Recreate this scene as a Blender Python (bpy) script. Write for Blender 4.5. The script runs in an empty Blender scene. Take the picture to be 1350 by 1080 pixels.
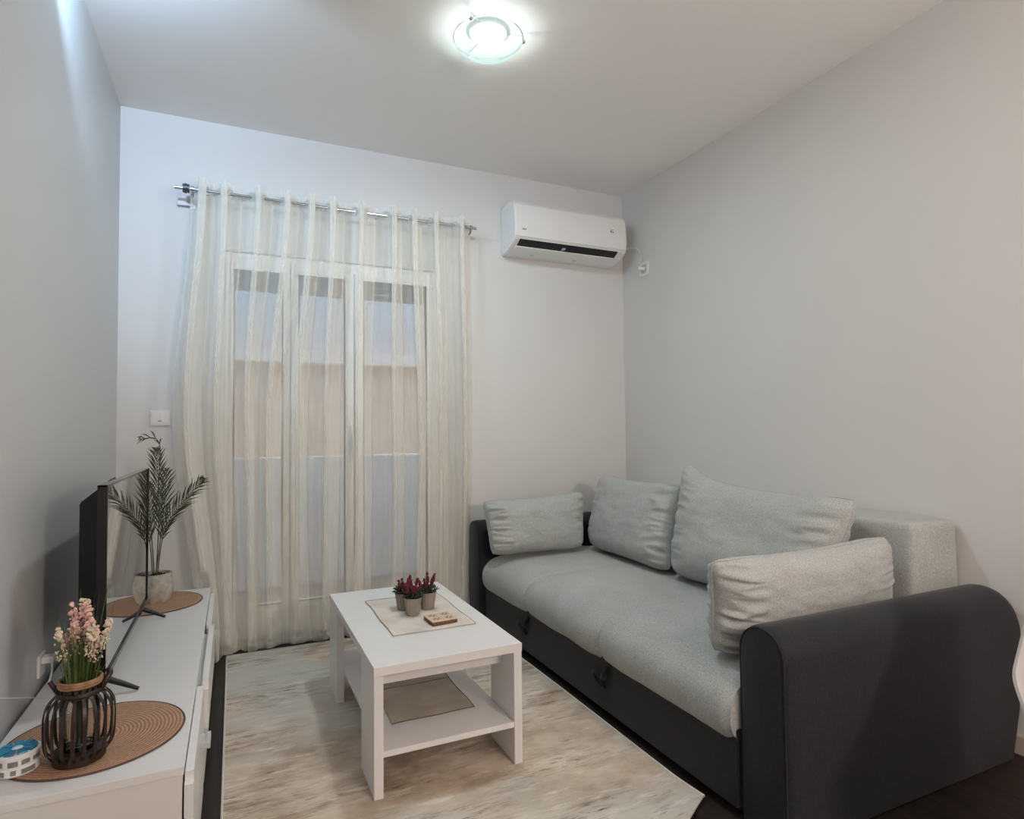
import bpy, bmesh, math, random
from mathutils import Vector, Matrix, noise
PI = math.pi
rnd = random.Random(7)
S = bpy.context.scene
COL = S.collection
XL, XR, YB, YF, H = -0.507, 2.403, 3.41, -2.4, 2.69      # room
# ------------------------------------------------------------------ materials
def new_mat(name):
    m = bpy.data.materials.new(name); m.use_nodes = True
    nt = m.node_tree
    return m, nt, nt.nodes['Principled BSDF'], nt.nodes['Material Output']
def rgb(r, g, b):
    f = lambda c: (c/255/12.92) if c/255 <= .04045 else ((c/255+.055)/1.055)**2.4
    return (f(r), f(g), f(b), 1)
def N(nt, kind, **kw):
    n = nt.nodes.new(kind)
    for k, v in kw.items():
        if k in n.inputs: n.inputs[k].default_value = v
        else: setattr(n, k, v)
    return n
def coords(nt, scale=(1, 1, 1), rot=(0, 0, 0), kind='Object'):
    tc = nt.nodes.new('ShaderNodeTexCoord'); mp = nt.nodes.new('ShaderNodeMapping')
    mp.inputs['Scale'].default_value = scale; mp.inputs['Rotation'].default_value = rot
    nt.links.new(tc.outputs[kind], mp.inputs['Vector']); return mp.outputs[0]
def ramp(nt, fac, stops):
    r = nt.nodes.new('ShaderNodeValToRGB'); e = r.color_ramp.elements
    while len(e) < len(stops): e.new(.5)
    for el, (p, c) in zip(e, stops): el.position = p; el.color = c
    nt.links.new(fac, r.inputs[0]); return r.outputs[0]
def mixc(nt, fac, a, b, mode='MIX'):
    m = nt.nodes.new('ShaderNodeMix'); m.data_type = 'RGBA'; m.blend_type = mode
    for i, v in ((0, fac), (6, a), (7, b)):
        if hasattr(v, 'node'): nt.links.new(v, m.inputs[i])
        else: m.inputs[i].default_value = v
    return m.outputs[2]
def bump(nt, bs, h, strength=.2, dist=.002):
    b = nt.nodes.new('ShaderNodeBump'); b.inputs['Strength'].default_value = strength
    b.inputs['Distance'].default_value = dist
    nt.links.new(h, b.inputs['Height']); nt.links.new(b.outputs[0], bs.inputs['Normal'])
def mat(name, c, rough=.5, metal=0, spec=.5, var=0, vscale=8, bmp=0, bscale=200, bdist=.001, ior=None, coat=0, emit=None, estr=1, trans=0):
    m, nt, bs, out = new_mat(name)
    bs.inputs['Base Color'].default_value = c; bs.inputs['Roughness'].default_value = rough
    bs.inputs['Metallic'].default_value = metal; bs.inputs['Specular IOR Level'].default_value = spec
    bs.inputs['Coat Weight'].default_value = coat; bs.inputs['Transmission Weight'].default_value = trans
    if ior: bs.inputs['IOR'].default_value = ior
    co = coords(nt)
    n = N(nt, 'ShaderNodeTexNoise', Scale=vscale, Detail=5); nt.links.new(co, n.inputs['Vector'])
    lo = tuple(x*(1-var) for x in c[:3])+(1,); hi = tuple(min(1, x*(1+var)) for x in c[:3])+(1,)
    nt.links.new(ramp(nt, n.outputs[0], [(.3, lo), (.7, hi)]), bs.inputs['Base Color'])
    if bmp:
        n2 = N(nt, 'ShaderNodeTexNoise', Scale=bscale, Detail=4); nt.links.new(co, n2.inputs['Vector'])
        bump(nt, bs, n2.outputs[0], bmp, bdist)
    if emit:
        bs.inputs['Emission Color'].default_value = emit; bs.inputs['Emission Strength'].default_value = estr
    return m
M = {}
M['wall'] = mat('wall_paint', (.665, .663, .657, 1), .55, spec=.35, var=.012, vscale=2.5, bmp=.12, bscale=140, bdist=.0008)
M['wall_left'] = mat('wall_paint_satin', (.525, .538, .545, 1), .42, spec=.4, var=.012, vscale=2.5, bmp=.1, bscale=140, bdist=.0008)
M['ceiling'] = mat('ceiling_paint', (.86, .855, .845, 1), .8, spec=.2, var=.01, vscale=2, bmp=.1, bscale=120, bdist=.0006)
M['pvc'] = mat('white_pvc', (.88, .88, .86, 1), .3, var=.01)
M['board'] = mat('white_laminate', (.74, .735, .74, 1), .32, var=.01, bmp=.03, bscale=60, bdist=.0005)
M['board_edge'] = mat('white_laminate_edge', (.70, .69, .67, 1), .4, var=.01)
M['baseboard'] = mat('baseboard_cream', (.55, .47, .40, 1), .5, var=.05)
M['chrome'] = mat('brushed_steel', (.55, .56, .58, 1), .22, metal=1)
M['dark_metal'] = mat('gunmetal', (.10, .105, .12, 1), .4, metal=.8)
M['black_plastic'] = mat('black_plastic', (.006, .006, .007, 1), .38, spec=.4)
M['black_gloss'] = mat('black_gloss_bezel', (.005, .005, .006, 1), .12)
M['white_plastic'] = mat('white_plastic', (.78, .78, .78, 1), .3)
M['grey_plastic'] = mat('grey_plastic', (.50, .51, .51, 1), .35)
M['vent_black'] = mat('vent_black', (.004, .004, .005, 1), .5)
M['chair'] = mat('chair_shell_plastic', (.42, .41, .41, 1), .35)
M['beech'] = mat('beech_wood', (.45, .30, .18, 1), .45, var=.1, vscale=20)
def wood_floor():
    m, nt, bs, out = new_mat('dark_laminate_floor')
    co = coords(nt)
    br = N(nt, 'ShaderNodeTexBrick', Scale=1.0); br.inputs['Brick Width'].default_value = .19; br.inputs['Row Height'].default_value = 1.2
    mp = coords(nt, rot=(0, 0, 0))
    br2 = N(nt, 'ShaderNodeTexBrick', Scale=1.0, offset=.37)
    br2.inputs['Brick Width'].default_value = 1.28; br2.inputs['Row Height'].default_value = .192
    br2.inputs['Mortar Size'].default_value = .0018; br2.inputs['Bias'].default_value = 0
    br2.inputs['Color1'].default_value = (.020, .0145, .0125, 1); br2.inputs['Color2'].default_value = (.030, .022, .019, 1)
    br2.inputs['Mortar'].default_value = (.006, .004, .004, 1)
    rot = coords(nt, rot=(0, 0, PI/2)); nt.links.new(rot, br2.inputs['Vector'])
    g = N(nt, 'ShaderNodeTexNoise', Scale=3, Detail=8, Distortion=.6); nt.links.new(coords(nt, scale=(14, 1, 1)), g.inputs['Vector'])
    gr = ramp(nt, g.outputs[0], [(.35, (.6, .6, .6, 1)), (.65, (1.35, 1.3, 1.3, 1))])
    nt.links.new(mixc(nt, 1, br2.outputs[0], gr, 'MULTIPLY'), bs.inputs['Base Color'])
    bs.inputs['Roughness'].default_value = .5; bs.inputs['Specular IOR Level'].default_value = .3
    bump(nt, bs, g.outputs[0], .1, .0006)
    return m
M['floor'] = wood_floor()
def fabric(name, dark, light, rough=.95, scale=260, fine=.5):
    m, nt, bs, out = new_mat(name)
    co = coords(nt)
    a = N(nt, 'ShaderNodeTexNoise', Scale=scale, Detail=3); nt.links.new(co, a.inputs['Vector'])
    b = N(nt, 'ShaderNodeTexNoise', Scale=7, Detail=4); nt.links.new(co, b.inputs['Vector'])
    ca = ramp(nt, a.outputs[0], [(.32, dark), (.68, light)])
    cb = ramp(nt, b.outputs[0], [(.3, (.93, .93, .93, 1)), (.7, (1.04, 1.04, 1.04, 1))])
    nt.links.new(mixc(nt, 1, ca, cb, 'MULTIPLY'), bs.inputs['Base Color'])
    bs.inputs['Roughness'].default_value = rough; bs.inputs['Specular IOR Level'].default_value = .15
    bs.inputs['Sheen Weight'].default_value = .12; bs.inputs['Sheen Roughness'].default_value = .5
    bump(nt, bs, a.outputs[0], fine, .0015)
    return m
M['grey_fabric'] = fabric('light_grey_melange', (.32, .34, .335, 1), (.50, .52, .51, 1))
M['charcoal'] = fabric('charcoal_leatherette', (.014, .0152, .0185, 1), (.022, .0236, .0285, 1), rough=.6, scale=160, fine=.25)
M['strap'] = fabric('strap_dark', (.012, .012, .014, 1), (.024, .024, .027, 1))
def rug_mat():
    m, nt, bs, out = new_mat('distressed_rug_pile')
    def noi(sc, scale, det=6, rough=.5, loc=0, dist=0.):
        n = N(nt, 'ShaderNodeTexNoise', Scale=sc, Detail=det, Distortion=dist, Roughness=rough)
        o = coords(nt, scale=scale); o.node.inputs['Location'].default_value = (loc, loc*.7, 0)
        nt.links.new(o, n.inputs['Vector']); return n.outputs[0]
    base = ramp(nt, noi(3.2, (1, 1.5, 1), 8, .62), [(.36, (.38, .30, .225, 1)), (.5, (.55, .46, .37, 1)), (.64, (.68, .61, .52, 1))])
    grey = ramp(nt, noi(1.3, (1, 1.2, 1), 3, .5, 4.7), [(.47, (0, 0, 0, 1)), (.60, (1, 1, 1, 1))])
    c1 = mixc(nt, grey, base, (.55, .54, .49, 1))
    pale = ramp(nt, noi(5.5, (1, 4, 1), 9, .68, 2.2), [(.54, (0, 0, 0, 1)), (.66, (.75, .75, .75, 1))])
    c2 = mixc(nt, pale, c1, (.74, .70, .64, 1))
    zone = ramp(nt, noi(2.4, (.8, 1.6, 1), 4, .55, 7.1), [(.45, (0, 0, 0, 1)), (.58, (1, 1, 1, 1))])
    streak = ramp(nt, noi(7, (1, 5.5, 1), 10, .72, 9.3), [(.49, (0, 0, 0, 1)), (.62, (.8, .8, .8, 1))])
    f = mixc(nt, 1, streak, zone, 'MULTIPLY')
    c3 = mixc(nt, f, c2, (.22, .165, .12, 1))
    dk = ramp(nt, noi(11, (1, 5, 1), 10, .75, 1.3), [(.56, (0, 0, 0, 1)), (.64, (.85, .85, .85, 1))])
    f2 = mixc(nt, 1, dk, zone, 'MULTIPLY')
    c4 = mixc(nt, f2, c3, (.10, .075, .055, 1))
    nt.links.new(c4, bs.inputs['Base Color'])
    bs.inputs['Roughness'].default_value = 1; bs.inputs['Specular IOR Level'].default_value = .1
    bump(nt, bs, noi(220, (1, 1, 1), 3), .6, .003)
    return m
M['rug'] = rug_mat()
M['rug_edge'] = fabric('rug_binding', (.55, .54, .50, 1), (.70, .69, .66, 1))
def sheer():
    m, nt, bs, out = new_mat('ivory_voile')
    nt.nodes.remove(bs)
    wv = N(nt, 'ShaderNodeTexNoise', Scale=120, Detail=2); nt.links.new(coords(nt, scale=(1, 1, .12)), wv.inputs['Vector'])
    lw = N(nt, 'ShaderNodeLayerWeight', Blend=.35)
    mth = N(nt, 'ShaderNodeMath', operation='MULTIPLY_ADD'); nt.links.new(lw.outputs['Facing'], mth.inputs[0]); mth.inputs[1].default_value = 1.05; mth.inputs[2].default_value = .25
    m2 = N(nt, 'ShaderNodeMath', operation='MULTIPLY_ADD'); nt.links.new(wv.outputs[0], m2.inputs[0]); m2.inputs[1].default_value = .05; nt.links.new(mth.outputs[0], m2.inputs[2])
    m3 = N(nt, 'ShaderNodeMath', operation='SUBTRACT', use_clamp=True); nt.links.new(m2.outputs[0], m3.inputs[0]); m3.inputs[1].default_value = .025
    d = N(nt, 'ShaderNodeBsdfDiffuse'); d.inputs[0].default_value = (.90, .885, .825, 1)
    t = N(nt, 'ShaderNodeBsdfTranslucent'); t.inputs[0].default_value = (.93, .915, .85, 1)
    mx = N(nt, 'ShaderNodeMixShader'); mx.inputs[0].default_value = .22
    nt.links.new(d.outputs[0], mx.inputs[1]); nt.links.new(t.outputs[0], mx.inputs[2])
    tr = N(nt, 'ShaderNodeBsdfTransparent')
    mo = N(nt, 'ShaderNodeMixShader'); nt.links.new(m3.outputs[0], mo.inputs[0])
    nt.links.new(tr.outputs[0], mo.inputs[1]); nt.links.new(mx.outputs[0], mo.inputs[2])
    nt.links.new(mo.outputs[0], out.inputs[0]); return m
M['voile'] = sheer()
def glass_thin(name, tint=(.93, .96, .97, 1), gloss=.10):
    m, nt, bs, out = new_mat(name); nt.nodes.remove(bs)
    tr = N(nt, 'ShaderNodeBsdfTransparent'); tr.inputs[0].default_value = tint
    g = N(nt, 'ShaderNodeBsdfGlossy'); g.inputs['Roughness'].default_value = .02
    fr = N(nt, 'ShaderNodeFresnel', IOR=1.5)
    ad = N(nt, 'ShaderNodeMath', operation='ADD', use_clamp=True); nt.links.new(fr.outputs[0], ad.inputs[0]); ad.inputs[1].default_value = gloss
    mo = N(nt, 'ShaderNodeMixShader'); nt.links.new(ad.outputs[0], mo.inputs[0]); nt.links.new(tr.outputs[0], mo.inputs[1]); nt.links.new(g.outputs[0], mo.inputs[2])
    nt.links.new(mo.outputs[0], out.inputs[0]); return m
M['pane'] = glass_thin('window_glass', gloss=.0)
M['clear'] = glass_thin('clear_glass', (.92, .90, .86, 1), .015)
def screen_mat():
    m, nt, bs, out = new_mat('tv_screen_glass')
    bs.inputs['Base Color'].default_value = (.006, .006, .007, 1); bs.inputs['Roughness'].default_value = .035
    bs.inputs['IOR'].default_value = 3.2; bs.inputs['Coat Weight'].default_value = 1; bs.inputs['Coat Roughness'].default_value = .02
    n = N(nt, 'ShaderNodeTexNoise', Scale=30); nt.links.new(coords(nt), n.inputs['Vector']); bump(nt, bs, n.outputs[0], .01, .0002)
    return m
M['screen'] = screen_mat()
def woven():
    m, nt, bs, out = new_mat('woven_placemat')
    tc = nt.nodes.new('ShaderNodeTexCoord')
    ln = N(nt, 'ShaderNodeVectorMath', operation='LENGTH')
    mp = nt.nodes.new('ShaderNodeMapping'); mp.inputs['Scale'].default_value = (1, 1, 0)
    nt.links.new(tc.outputs['Object'], mp.inputs[0]); nt.links.new(mp.outputs[0], ln.inputs[0])
    k = N(nt, 'ShaderNodeMath', operation='MULTIPLY'); nt.links.new(ln.outputs['Value'], k.inputs[0]); k.inputs[1].default_value = 2*PI/.0085
    s = N(nt, 'ShaderNodeMath', operation='SINE'); nt.links.new(k.outputs[0], s.inputs[0])
    s2 = N(nt, 'ShaderNodeMath', operation='MULTIPLY_ADD'); nt.links.new(s.outputs[0], s2.inputs[0]); s2.inputs[1].default_value = .5; s2.inputs[2].default_value = .5
    nz = N(nt, 'ShaderNodeTexNoise', Scale=160, Detail=3); nt.links.new(tc.outputs['Object'], nz.inputs['Vector'])
    c = ramp(nt, s2.outputs[0], [(0, (.27, .15, .092, 1)), (1, (.50, .30, .19, 1))])
    c2 = ramp(nt, nz.outputs[0], [(.3, (.8, .8, .8, 1)), (.7, (1.15, 1.15, 1.15, 1))])
    nt.links.new(mixc(nt, 1, c, c2, 'MULTIPLY'), bs.inputs['Base Color']); bs.inputs['Roughness'].default_value = .7
    bump(nt, bs, s2.outputs[0], .6, .0015); return m
M['woven'] = woven()
M['woven_rim'] = mat('woven_rim', (.10, .05, .04, 1), .7, var=.2, vscale=90)
M['cement'] = mat('cement_pot', (.42, .40, .35, 1), .9, var=.25, vscale=30, bmp=.6, bscale=90, bdist=.003)
M['soil'] = mat('soil', (.025, .018, .012, 1), 1, var=.5, vscale=80, bmp=1, bscale=60, bdist=.01)
M['palm'] = mat('palm_leaf', (.036, .046, .018, 1), .5, var=.35, vscale=25)
M['palm_stem'] = mat('palm_stem', (.035, .035, .018, 1), .6, var=.2)
M['bamboo_dark'] = mat('dark_bamboo', (.022, .011, .008, 1), .4, var=.3, vscale=60)
M['rope'] = mat('brown_willow_band', (.30, .17, .09, 1), .75, var=.3, vscale=80, bmp=.6, bscale=120, bdist=.003)
M['grass'] = mat('grass_blade', (.075, .12, .03, 1), .6, var=.4, vscale=40)
M['pink'] = mat('pink_blossom', (.74, .47, .43, 1), .7, var=.25, vscale=60)
M['cream'] = mat('cream_blossom', (.66, .58, .44, 1), .7, var=.25, vscale=60)
M['taupe'] = mat('taupe_pot', (.27, .24, .205, 1), .85, var=.12, vscale=60, bmp=.3, bscale=120)
M['burgundy'] = mat('burgundy_heather', (.135, .012, .025, 1), .7, var=.4, vscale=90)
M['leaf'] = mat('dark_green_leaf', (.028, .06, .028, 1), .55, var=.4, vscale=60)
def linen(name, a, b):
    m, nt, bs, out = new_mat(name)
    n = N(nt, 'ShaderNodeTexNoise', Scale=9, Detail=6, Distortion=.5); nt.links.new(coords(nt), n.inputs['Vector'])
    nt.links.new(ramp(nt, n.outputs[0], [(.35, a), (.62, b)]), bs.inputs['Base Color']); bs.inputs['Roughness'].default_value = .95
    w = N(nt, 'ShaderNodeTexNoise', Scale=420, Detail=2); nt.links.new(coords(nt), w.inputs['Vector']); bump(nt, bs, w.outputs[0], .5, .001)
    return m
M['linen'] = linen('cream_linen', (.62, .56, .50, 1), (.74, .69, .63, 1))
M['linen_seam'] = linen('cream_linen_hem', (.36, .31, .26, 1), (.45, .40, .35, 1))
M['jute'] = linen('greige_jute', (.40, .36, .30, 1), (.50, .455, .39, 1))
M['jute_seam'] = mat('jute_seam', (.10, .085, .07, 1), .9)
M['box_top'] = mat('carved_box_cream', (.62, .50, .36, 1), .7, var=.1, vscale=60)
M['box_dark'] = mat('carved_box_brown', (.13, .065, .03, 1), .7, var=.3, vscale=90)
M['blue'] = mat('blue_insert', (.02, .22, .38, 1), .3, var=.35, vscale=60)
M['pale_blue'] = mat('pale_blue_hub', (.55, .72, .80, 1), .35)
M['label_grey'] = mat('label_grey', (.20, .20, .21, 1), .5, var=.2, vscale=120)
M['cord'] = mat('white_cord', (.62, .63, .60, 1), .4)
M['facade'] = mat('facade_render', (.66, .56, .46, 1), .9, var=.1, vscale=1.2)
M['concrete'] = mat('balcony_concrete', (.72, .72, .73, 1), .9, var=.1, vscale=3)
M['terracotta'] = mat('balcony_tiles', (.25, .20, .17, 1), .7, var=.1, vscale=3)
M['shutter'] = mat('shutter_slat', (.12, .125, .135, 1), .5, var=.1)
# ------------------------------------------------------------------ mesh helpers
def obj(name, bm, m, parent=None, smooth=False, loc=None, autosmooth=None):
    me = bpy.data.meshes.new(name)
    bmesh.ops.recalc_face_normals(bm, faces=bm.faces[:])
    bm.to_mesh(me); bm.free()
    o = bpy.data.objects.new(name, me); COL.objects.link(o)
    for mm in (m if isinstance(m, (list, tuple)) else [m]): me.materials.append(mm)
    if smooth:
        for p in me.polygons: p.use_smooth = True
        if autosmooth:
            try: me.set_sharp_from_angle(angle=math.radians(autosmooth))
            except Exception: pass
    if parent: o.parent = parent
    if loc: o.location = loc
    return o
def thing(name, label, cat, loc=(0, 0, 0), rot=0, group=None):
    o = bpy.data.objects.new(name, None); COL.objects.link(o); o.location = loc; o.rotation_euler = (0, 0, rot)
    o.empty_display_size = .05
    return tag(o, label, cat, group)
def tag(o, label, cat, group=None, kind=None):
    o['label'] = label; o['category'] = cat
    if group: o['group'] = group
    if kind: o['kind'] = kind
    return o
def struct(o): o['kind'] = 'structure'; return o
def box(bm, x0, x1, y0, y1, z0, z1, bev=0, seg=2, mi=0):
    vs = [bm.verts.new((x, y, z)) for z in (z0, z1) for y in (y0, y1) for x in (x0, x1)]
    fs = [bm.faces.new([vs[i] for i in f]) for f in ((0, 2, 3, 1), (4, 5, 7, 6), (0, 1, 5, 4), (2, 6, 7, 3), (0, 4, 6, 2), (1, 3, 7, 5))]
    for f in fs: f.material_index = mi
    if bev:
        es = list({e for f in fs for e in f.edges})
        r = bmesh.ops.bevel(bm, geom=es, offset=bev, segments=seg, affect='EDGES', profile=.7)
        for f in r['faces']: f.material_index = mi
    return fs
def bx(*a, **k):
    bm = bmesh.new(); box(bm, *a, **k); return bm
def tube(bm, pts, r, n=8, mi=0, caps=True):
    pts = [Vector(p) for p in pts]; rings = []
    up = None
    for i, p in enumerate(pts):
        d = (pts[min(i+1, len(pts)-1)]-pts[max(i-1, 0)]).normalized()
        if up is None:
            up = Vector((0, 0, 1)) if abs(d.z) < .9 else Vector((1, 0, 0))
        a = d.cross(up)
        if a.length < 1e-6: a = d.cross(Vector((0, 1, 0)))
        a.normalize(); b = d.cross(a).normalized(); up = -b if up.dot(b) < 0 else b
        rr = r[i] if isinstance(r, (list, tuple)) else r
        rings.append([bm.verts.new(p+rr*(a*math.cos(2*PI*k/n)+b*math.sin(2*PI*k/n))) for k in range(n)])
    for A, B in zip(rings, rings[1:]):
        # align rings to avoid twists
        best = min(range(n), key=lambda s: (A[0].co-B[s].co).length)
        sgn = 1 if (A[1].co-B[(best+1) % n].co).length < (A[1].co-B[(best-1) % n].co).length else -1
        B[:] = [B[(best+sgn*k) % n] for k in range(n)]
        for k in range(n):
            f = bm.faces.new([A[k], A[(k+1) % n], B[(k+1) % n], B[k]]); f.material_index = mi
    if caps:
        for R in (rings[0], rings[-1]):
            f = bm.faces.new(R); f.material_index = mi
def lathe(bm, prof, n=32, c=(0, 0, 0), mi=0, close=False):
    rings = []
    for r, z in prof:
        if r < 1e-5: rings.append([bm.verts.new((c[0], c[1], c[2]+z))])
        else: rings.append([bm.verts.new((c[0]+r*math.cos(2*PI*k/n), c[1]+r*math.sin(2*PI*k/n), c[2]+z)) for k in range(n)])
    for A, B in zip(rings, rings[1:]):
        for k in range(n):
            a = [A[k % len(A)], A[(k+1) % len(A)], B[(k+1) % len(B)], B[k % len(B)]]
            a = list(dict.fromkeys(a))
            if len(a) >= 3:
                f = bm.faces.new(a); f.material_index = mi
def grid(bm, nu, nv, fn, mi=0, closeu=False):
    g = [[bm.verts.new(fn(i/(nu-1) if not closeu else i/nu, j/(nv-1))) for j in range(nv)] for i in range(nu)]
    for i in range(nu if closeu else nu-1):
        for j in range(nv-1):
            f = bm.faces.new([g[i][j], g[(i+1) % nu][j], g[(i+1) % nu][j+1], g[i][j+1]]); f.material_index = mi
    return g
def lerp(a, b, t): return a+(b-a)*t
def sm(t): t = max(0, min(1, t)); return t*t*(3-2*t)
def fbm(v, o=3): return noise.fractal(v, 1.0, 2.0, o)
# ------------------------------------------------------------------ room shell
T = .16
struct(obj('floor', bx(XL-T, XR+T, YF-T, YB+T, -.1, 0), M['floor']))
struct(obj('ceiling', bx(XL-T, XR+T, YF-T, YB+T, H, H+.1), M['ceiling']))
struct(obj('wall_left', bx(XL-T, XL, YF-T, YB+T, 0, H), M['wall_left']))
struct(obj('wall_right', bx(XR, XR+T, YF-T, YB+T, 0, H), M['wall']))
struct(obj('wall_front', bx(XL, XR, YF-T, YF, 0, H), M['wall']))
DX0, DX1, DZ = -.045, 1.115, 2.04                           # opening of the balcony door
bm = bmesh.new()
box(bm, XL, DX0, YB, YB+.25, 0, H); box(bm, DX1, XR, YB, YB+.25, 0, H); box(bm, DX0, DX1, YB, YB+.25, DZ, H)
struct(obj('wall_back', bm, M['wall']))
for nm, a in (('baseboard_right', (XR-.014, XR, YF, YB, 0, .062)), ('baseboard_left', (XL, XL+.014, YF, YB, 0, .062))):
    struct(obj(nm, bx(*a, bev=.003), M['baseboard']))
bm = bmesh.new(); box(bm, XL+.014, DX0, YB-.014, YB, 0, .062, bev=.003); box(bm, DX1, XR-.014, YB-.014, YB, 0, .062, bev=.003)
struct(obj('baseboard_back', bm, M['baseboard']))
# balcony door with three glazed panes
door = bpy.data.objects.new('door_1', None); COL.objects.link(door); door.location = (DX0, YB, 0); struct(door)
def dpart(name, bm, m, par=None, **k):
    o = obj(name, bm, m, par or door, **k)
    if par is None: o.location = (-DX0, -YB, 0)
    return o
PAN = [(-.003, .235), (.312, .556), (.655, 1.02)]
YG = YB+.045
bm = bmesh.new()
e = .0015
box(bm, DX0+e, -.020, YG-.03, YG+.04, 0.001, DZ-e, bev=.004); box(bm, 1.055, DX1-e, YG-.03, YG+.04, .001, DZ-e, bev=.004)
box(bm, -.020, 1.055, YG-.03, YG+.04, 1.985, DZ-e, bev=.004); box(bm, -.020, 1.055, YG-.03, YG+.04, .001, .05, bev=.004)
dpart('door_frame', bm, M['pvc'])
edges = [-.020, .272, .606, 1.055]
for i, (a, b) in enumerate(PAN):
    bm = bmesh.new(); l, r = edges[i]+.002, edges[i+1]-.002
    y0, y1 = YG-.045, YG+.02
    box(bm, l, a, y0, y1, .052, 1.983, bev=.005); box(bm, b, r, y0, y1, .052, 1.983, bev=.005)
    box(bm, a, b, y0, y1, .052, .21, bev=.005); box(bm, a, b, y0, y1, 1.945, 1.983, bev=.005)
    lf = dpart('door_leaf', bm, M['pvc'])
    bm = bmesh.new(); g = .005
    for q in ((a, a+g, .21, 1.945), (b-g, b, .21, 1.945), (a, b, .21, .21+g), (a, b, 1.945-g, 1.945)): box(bm, q[0], q[1], y0+.003, y0+.012, q[2], q[3])
    obj('gasket', bm, M['black_plastic'], lf)
    obj('glass_pane', bx(a, b, y0+.028, y0+.034, .21, 1.945), M['pane'], lf)
    if i == 1:
        bm = bmesh.new(); box(bm, .578, .600, y0-.012, y0, 1.0, 1.14, bev=.004); tube(bm, [(.589, y0-.012, 1.07), (.589, y0-.045, 1.07), (.589, y0-.048, 1.06), (.589, y0-.048, .96)], .008)
        obj('door_handle', bm, M['white_plastic'], lf, smooth=True, autosmooth=40)
bm = bmesh.new()
for k in range(4): box(bm, DX0+.02, DX1-.02, YB+.13, YB+.142, 1.865+k*.04, 1.902+k*.04, bev=.004)
dpart('roller_shutter', bm, M['shutter'])
# outside: balcony slab with parapet, block of flats across the street
o = obj('balcony_slab', bx(-1.2, 3.2, YB+.26, YB+1.45, -.12, -.02), M['terracotta']); tag(o, 'tiled balcony floor outside the glazed door', 'balcony')
o = obj('balcony_parapet', bx(-1.2, 3.2, YB+1.35, YB+1.45, -.02, .92, bev=.01), M['concrete']); tag(o, 'pale grey balcony parapet outside behind the curtain', 'parapet')
bld = thing('apartment_building', 'beige block of flats seen dimly beyond the curtained door', 'building', (2.5, 14, -8))
obj('facade', bx(-9, 9, 0, 6, 0, 10.6), M['facade'], bld)
obj('roof', bx(-9.3, 9.3, -.3, 6.3, 10.6, 10.85, bev=.03), M['concrete'], bld)
for r in range(2):
    for c in range(6):
        x = -7.5+c*2.9; z = 1.4+r*3
        w = obj('window', bx(x, x+1.2, -.04, -.005, z, z+1.4, bev=.02), M['pvc'], bld)
        obj('pane', bx(x+.08, x+1.12, -.06, -.041, z+.08, z+1.32), M['vent_black'], w)
# ------------------------------------------------------------------ curtain and rod
ZR, YR = 2.294, 3.31
rod = thing('curtain_rod', 'thin steel curtain rod on wall brackets above the balcony door', 'curtain rod', (-.268, YR, ZR))
def rp(name, bm, m, **k):
    o = obj(name, bm, m, rod, **k); o.location = (.268, -YR, -ZR); return o
bm = bmesh.new(); tube(bm, [(-.268, YR, ZR), (1.295, YR, ZR)], .0085, 14); rp('pole', bm, M['chrome'], smooth=True, autosmooth=40)
bm = bmesh.new(); tube(bm, [(-.232, YR, ZR), (-.224, YR, ZR)], .021, 16); tube(bm, [(-.222, YR, ZR), (-.214, YR, ZR)], .024, 16); tube(bm, [(-.212, YR, ZR), (-.203, YR, ZR)], .021, 16)
rp('collar', bm, M['dark_metal'], smooth=True, autosmooth=40)
for x in (-.19, 1.262):
    bm = bmesh.new(); tube(bm, [(x, YR, ZR-.012), (x, YR+.02, ZR-.03), (x, YB-.004, ZR-.03)], .006, 8)
    box(bm, x-.014, x+.014, YB-.006, YB, ZR-.065, ZR+.01, bev=.002); tube(bm, [(x-.006, YR, ZR), (x+.006, YR, ZR)], .014, 16)
    rp('bracket', bm, M['chrome'], smooth=True, autosmooth=40)
bm = bmesh.new(); box(bm, -.262, -.19, YB-.02, YB-.001, ZR-.058, ZR-.034, bev=.003); rp('bracket_cover', bm, M['grey_plastic'])
PX = [-.145, -.052, .110, .246, .365, .468, .618, .80, .911, 1.034, 1.19]
PM = [-.205, -.070, .045, .165, .290, .425, .585, .79, .93, 1.065, 1.20]
PB = [-.105, -.020, .070, .170, .290, .420, .585, .79, .93, 1.065, 1.20]
def peakx(ph, t):
    def at(P):
        i = int(math.floor(ph)); i0 = max(0, min(len(P)-2, i)); f = ph-i0
        return lerp(P[i0], P[i0+1], f)
    return lerp(at(PX), at(PM), sm(t/.5)) if t < .5 else lerp(at(PM), at(PB), sm((t-.5)/.5))
cur = thing('sheer_curtain', 'sheer ivory eyelet curtain hanging in folds to the floor', 'curtain', (.5, YR, 0))
NC = len(PX)
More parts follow.
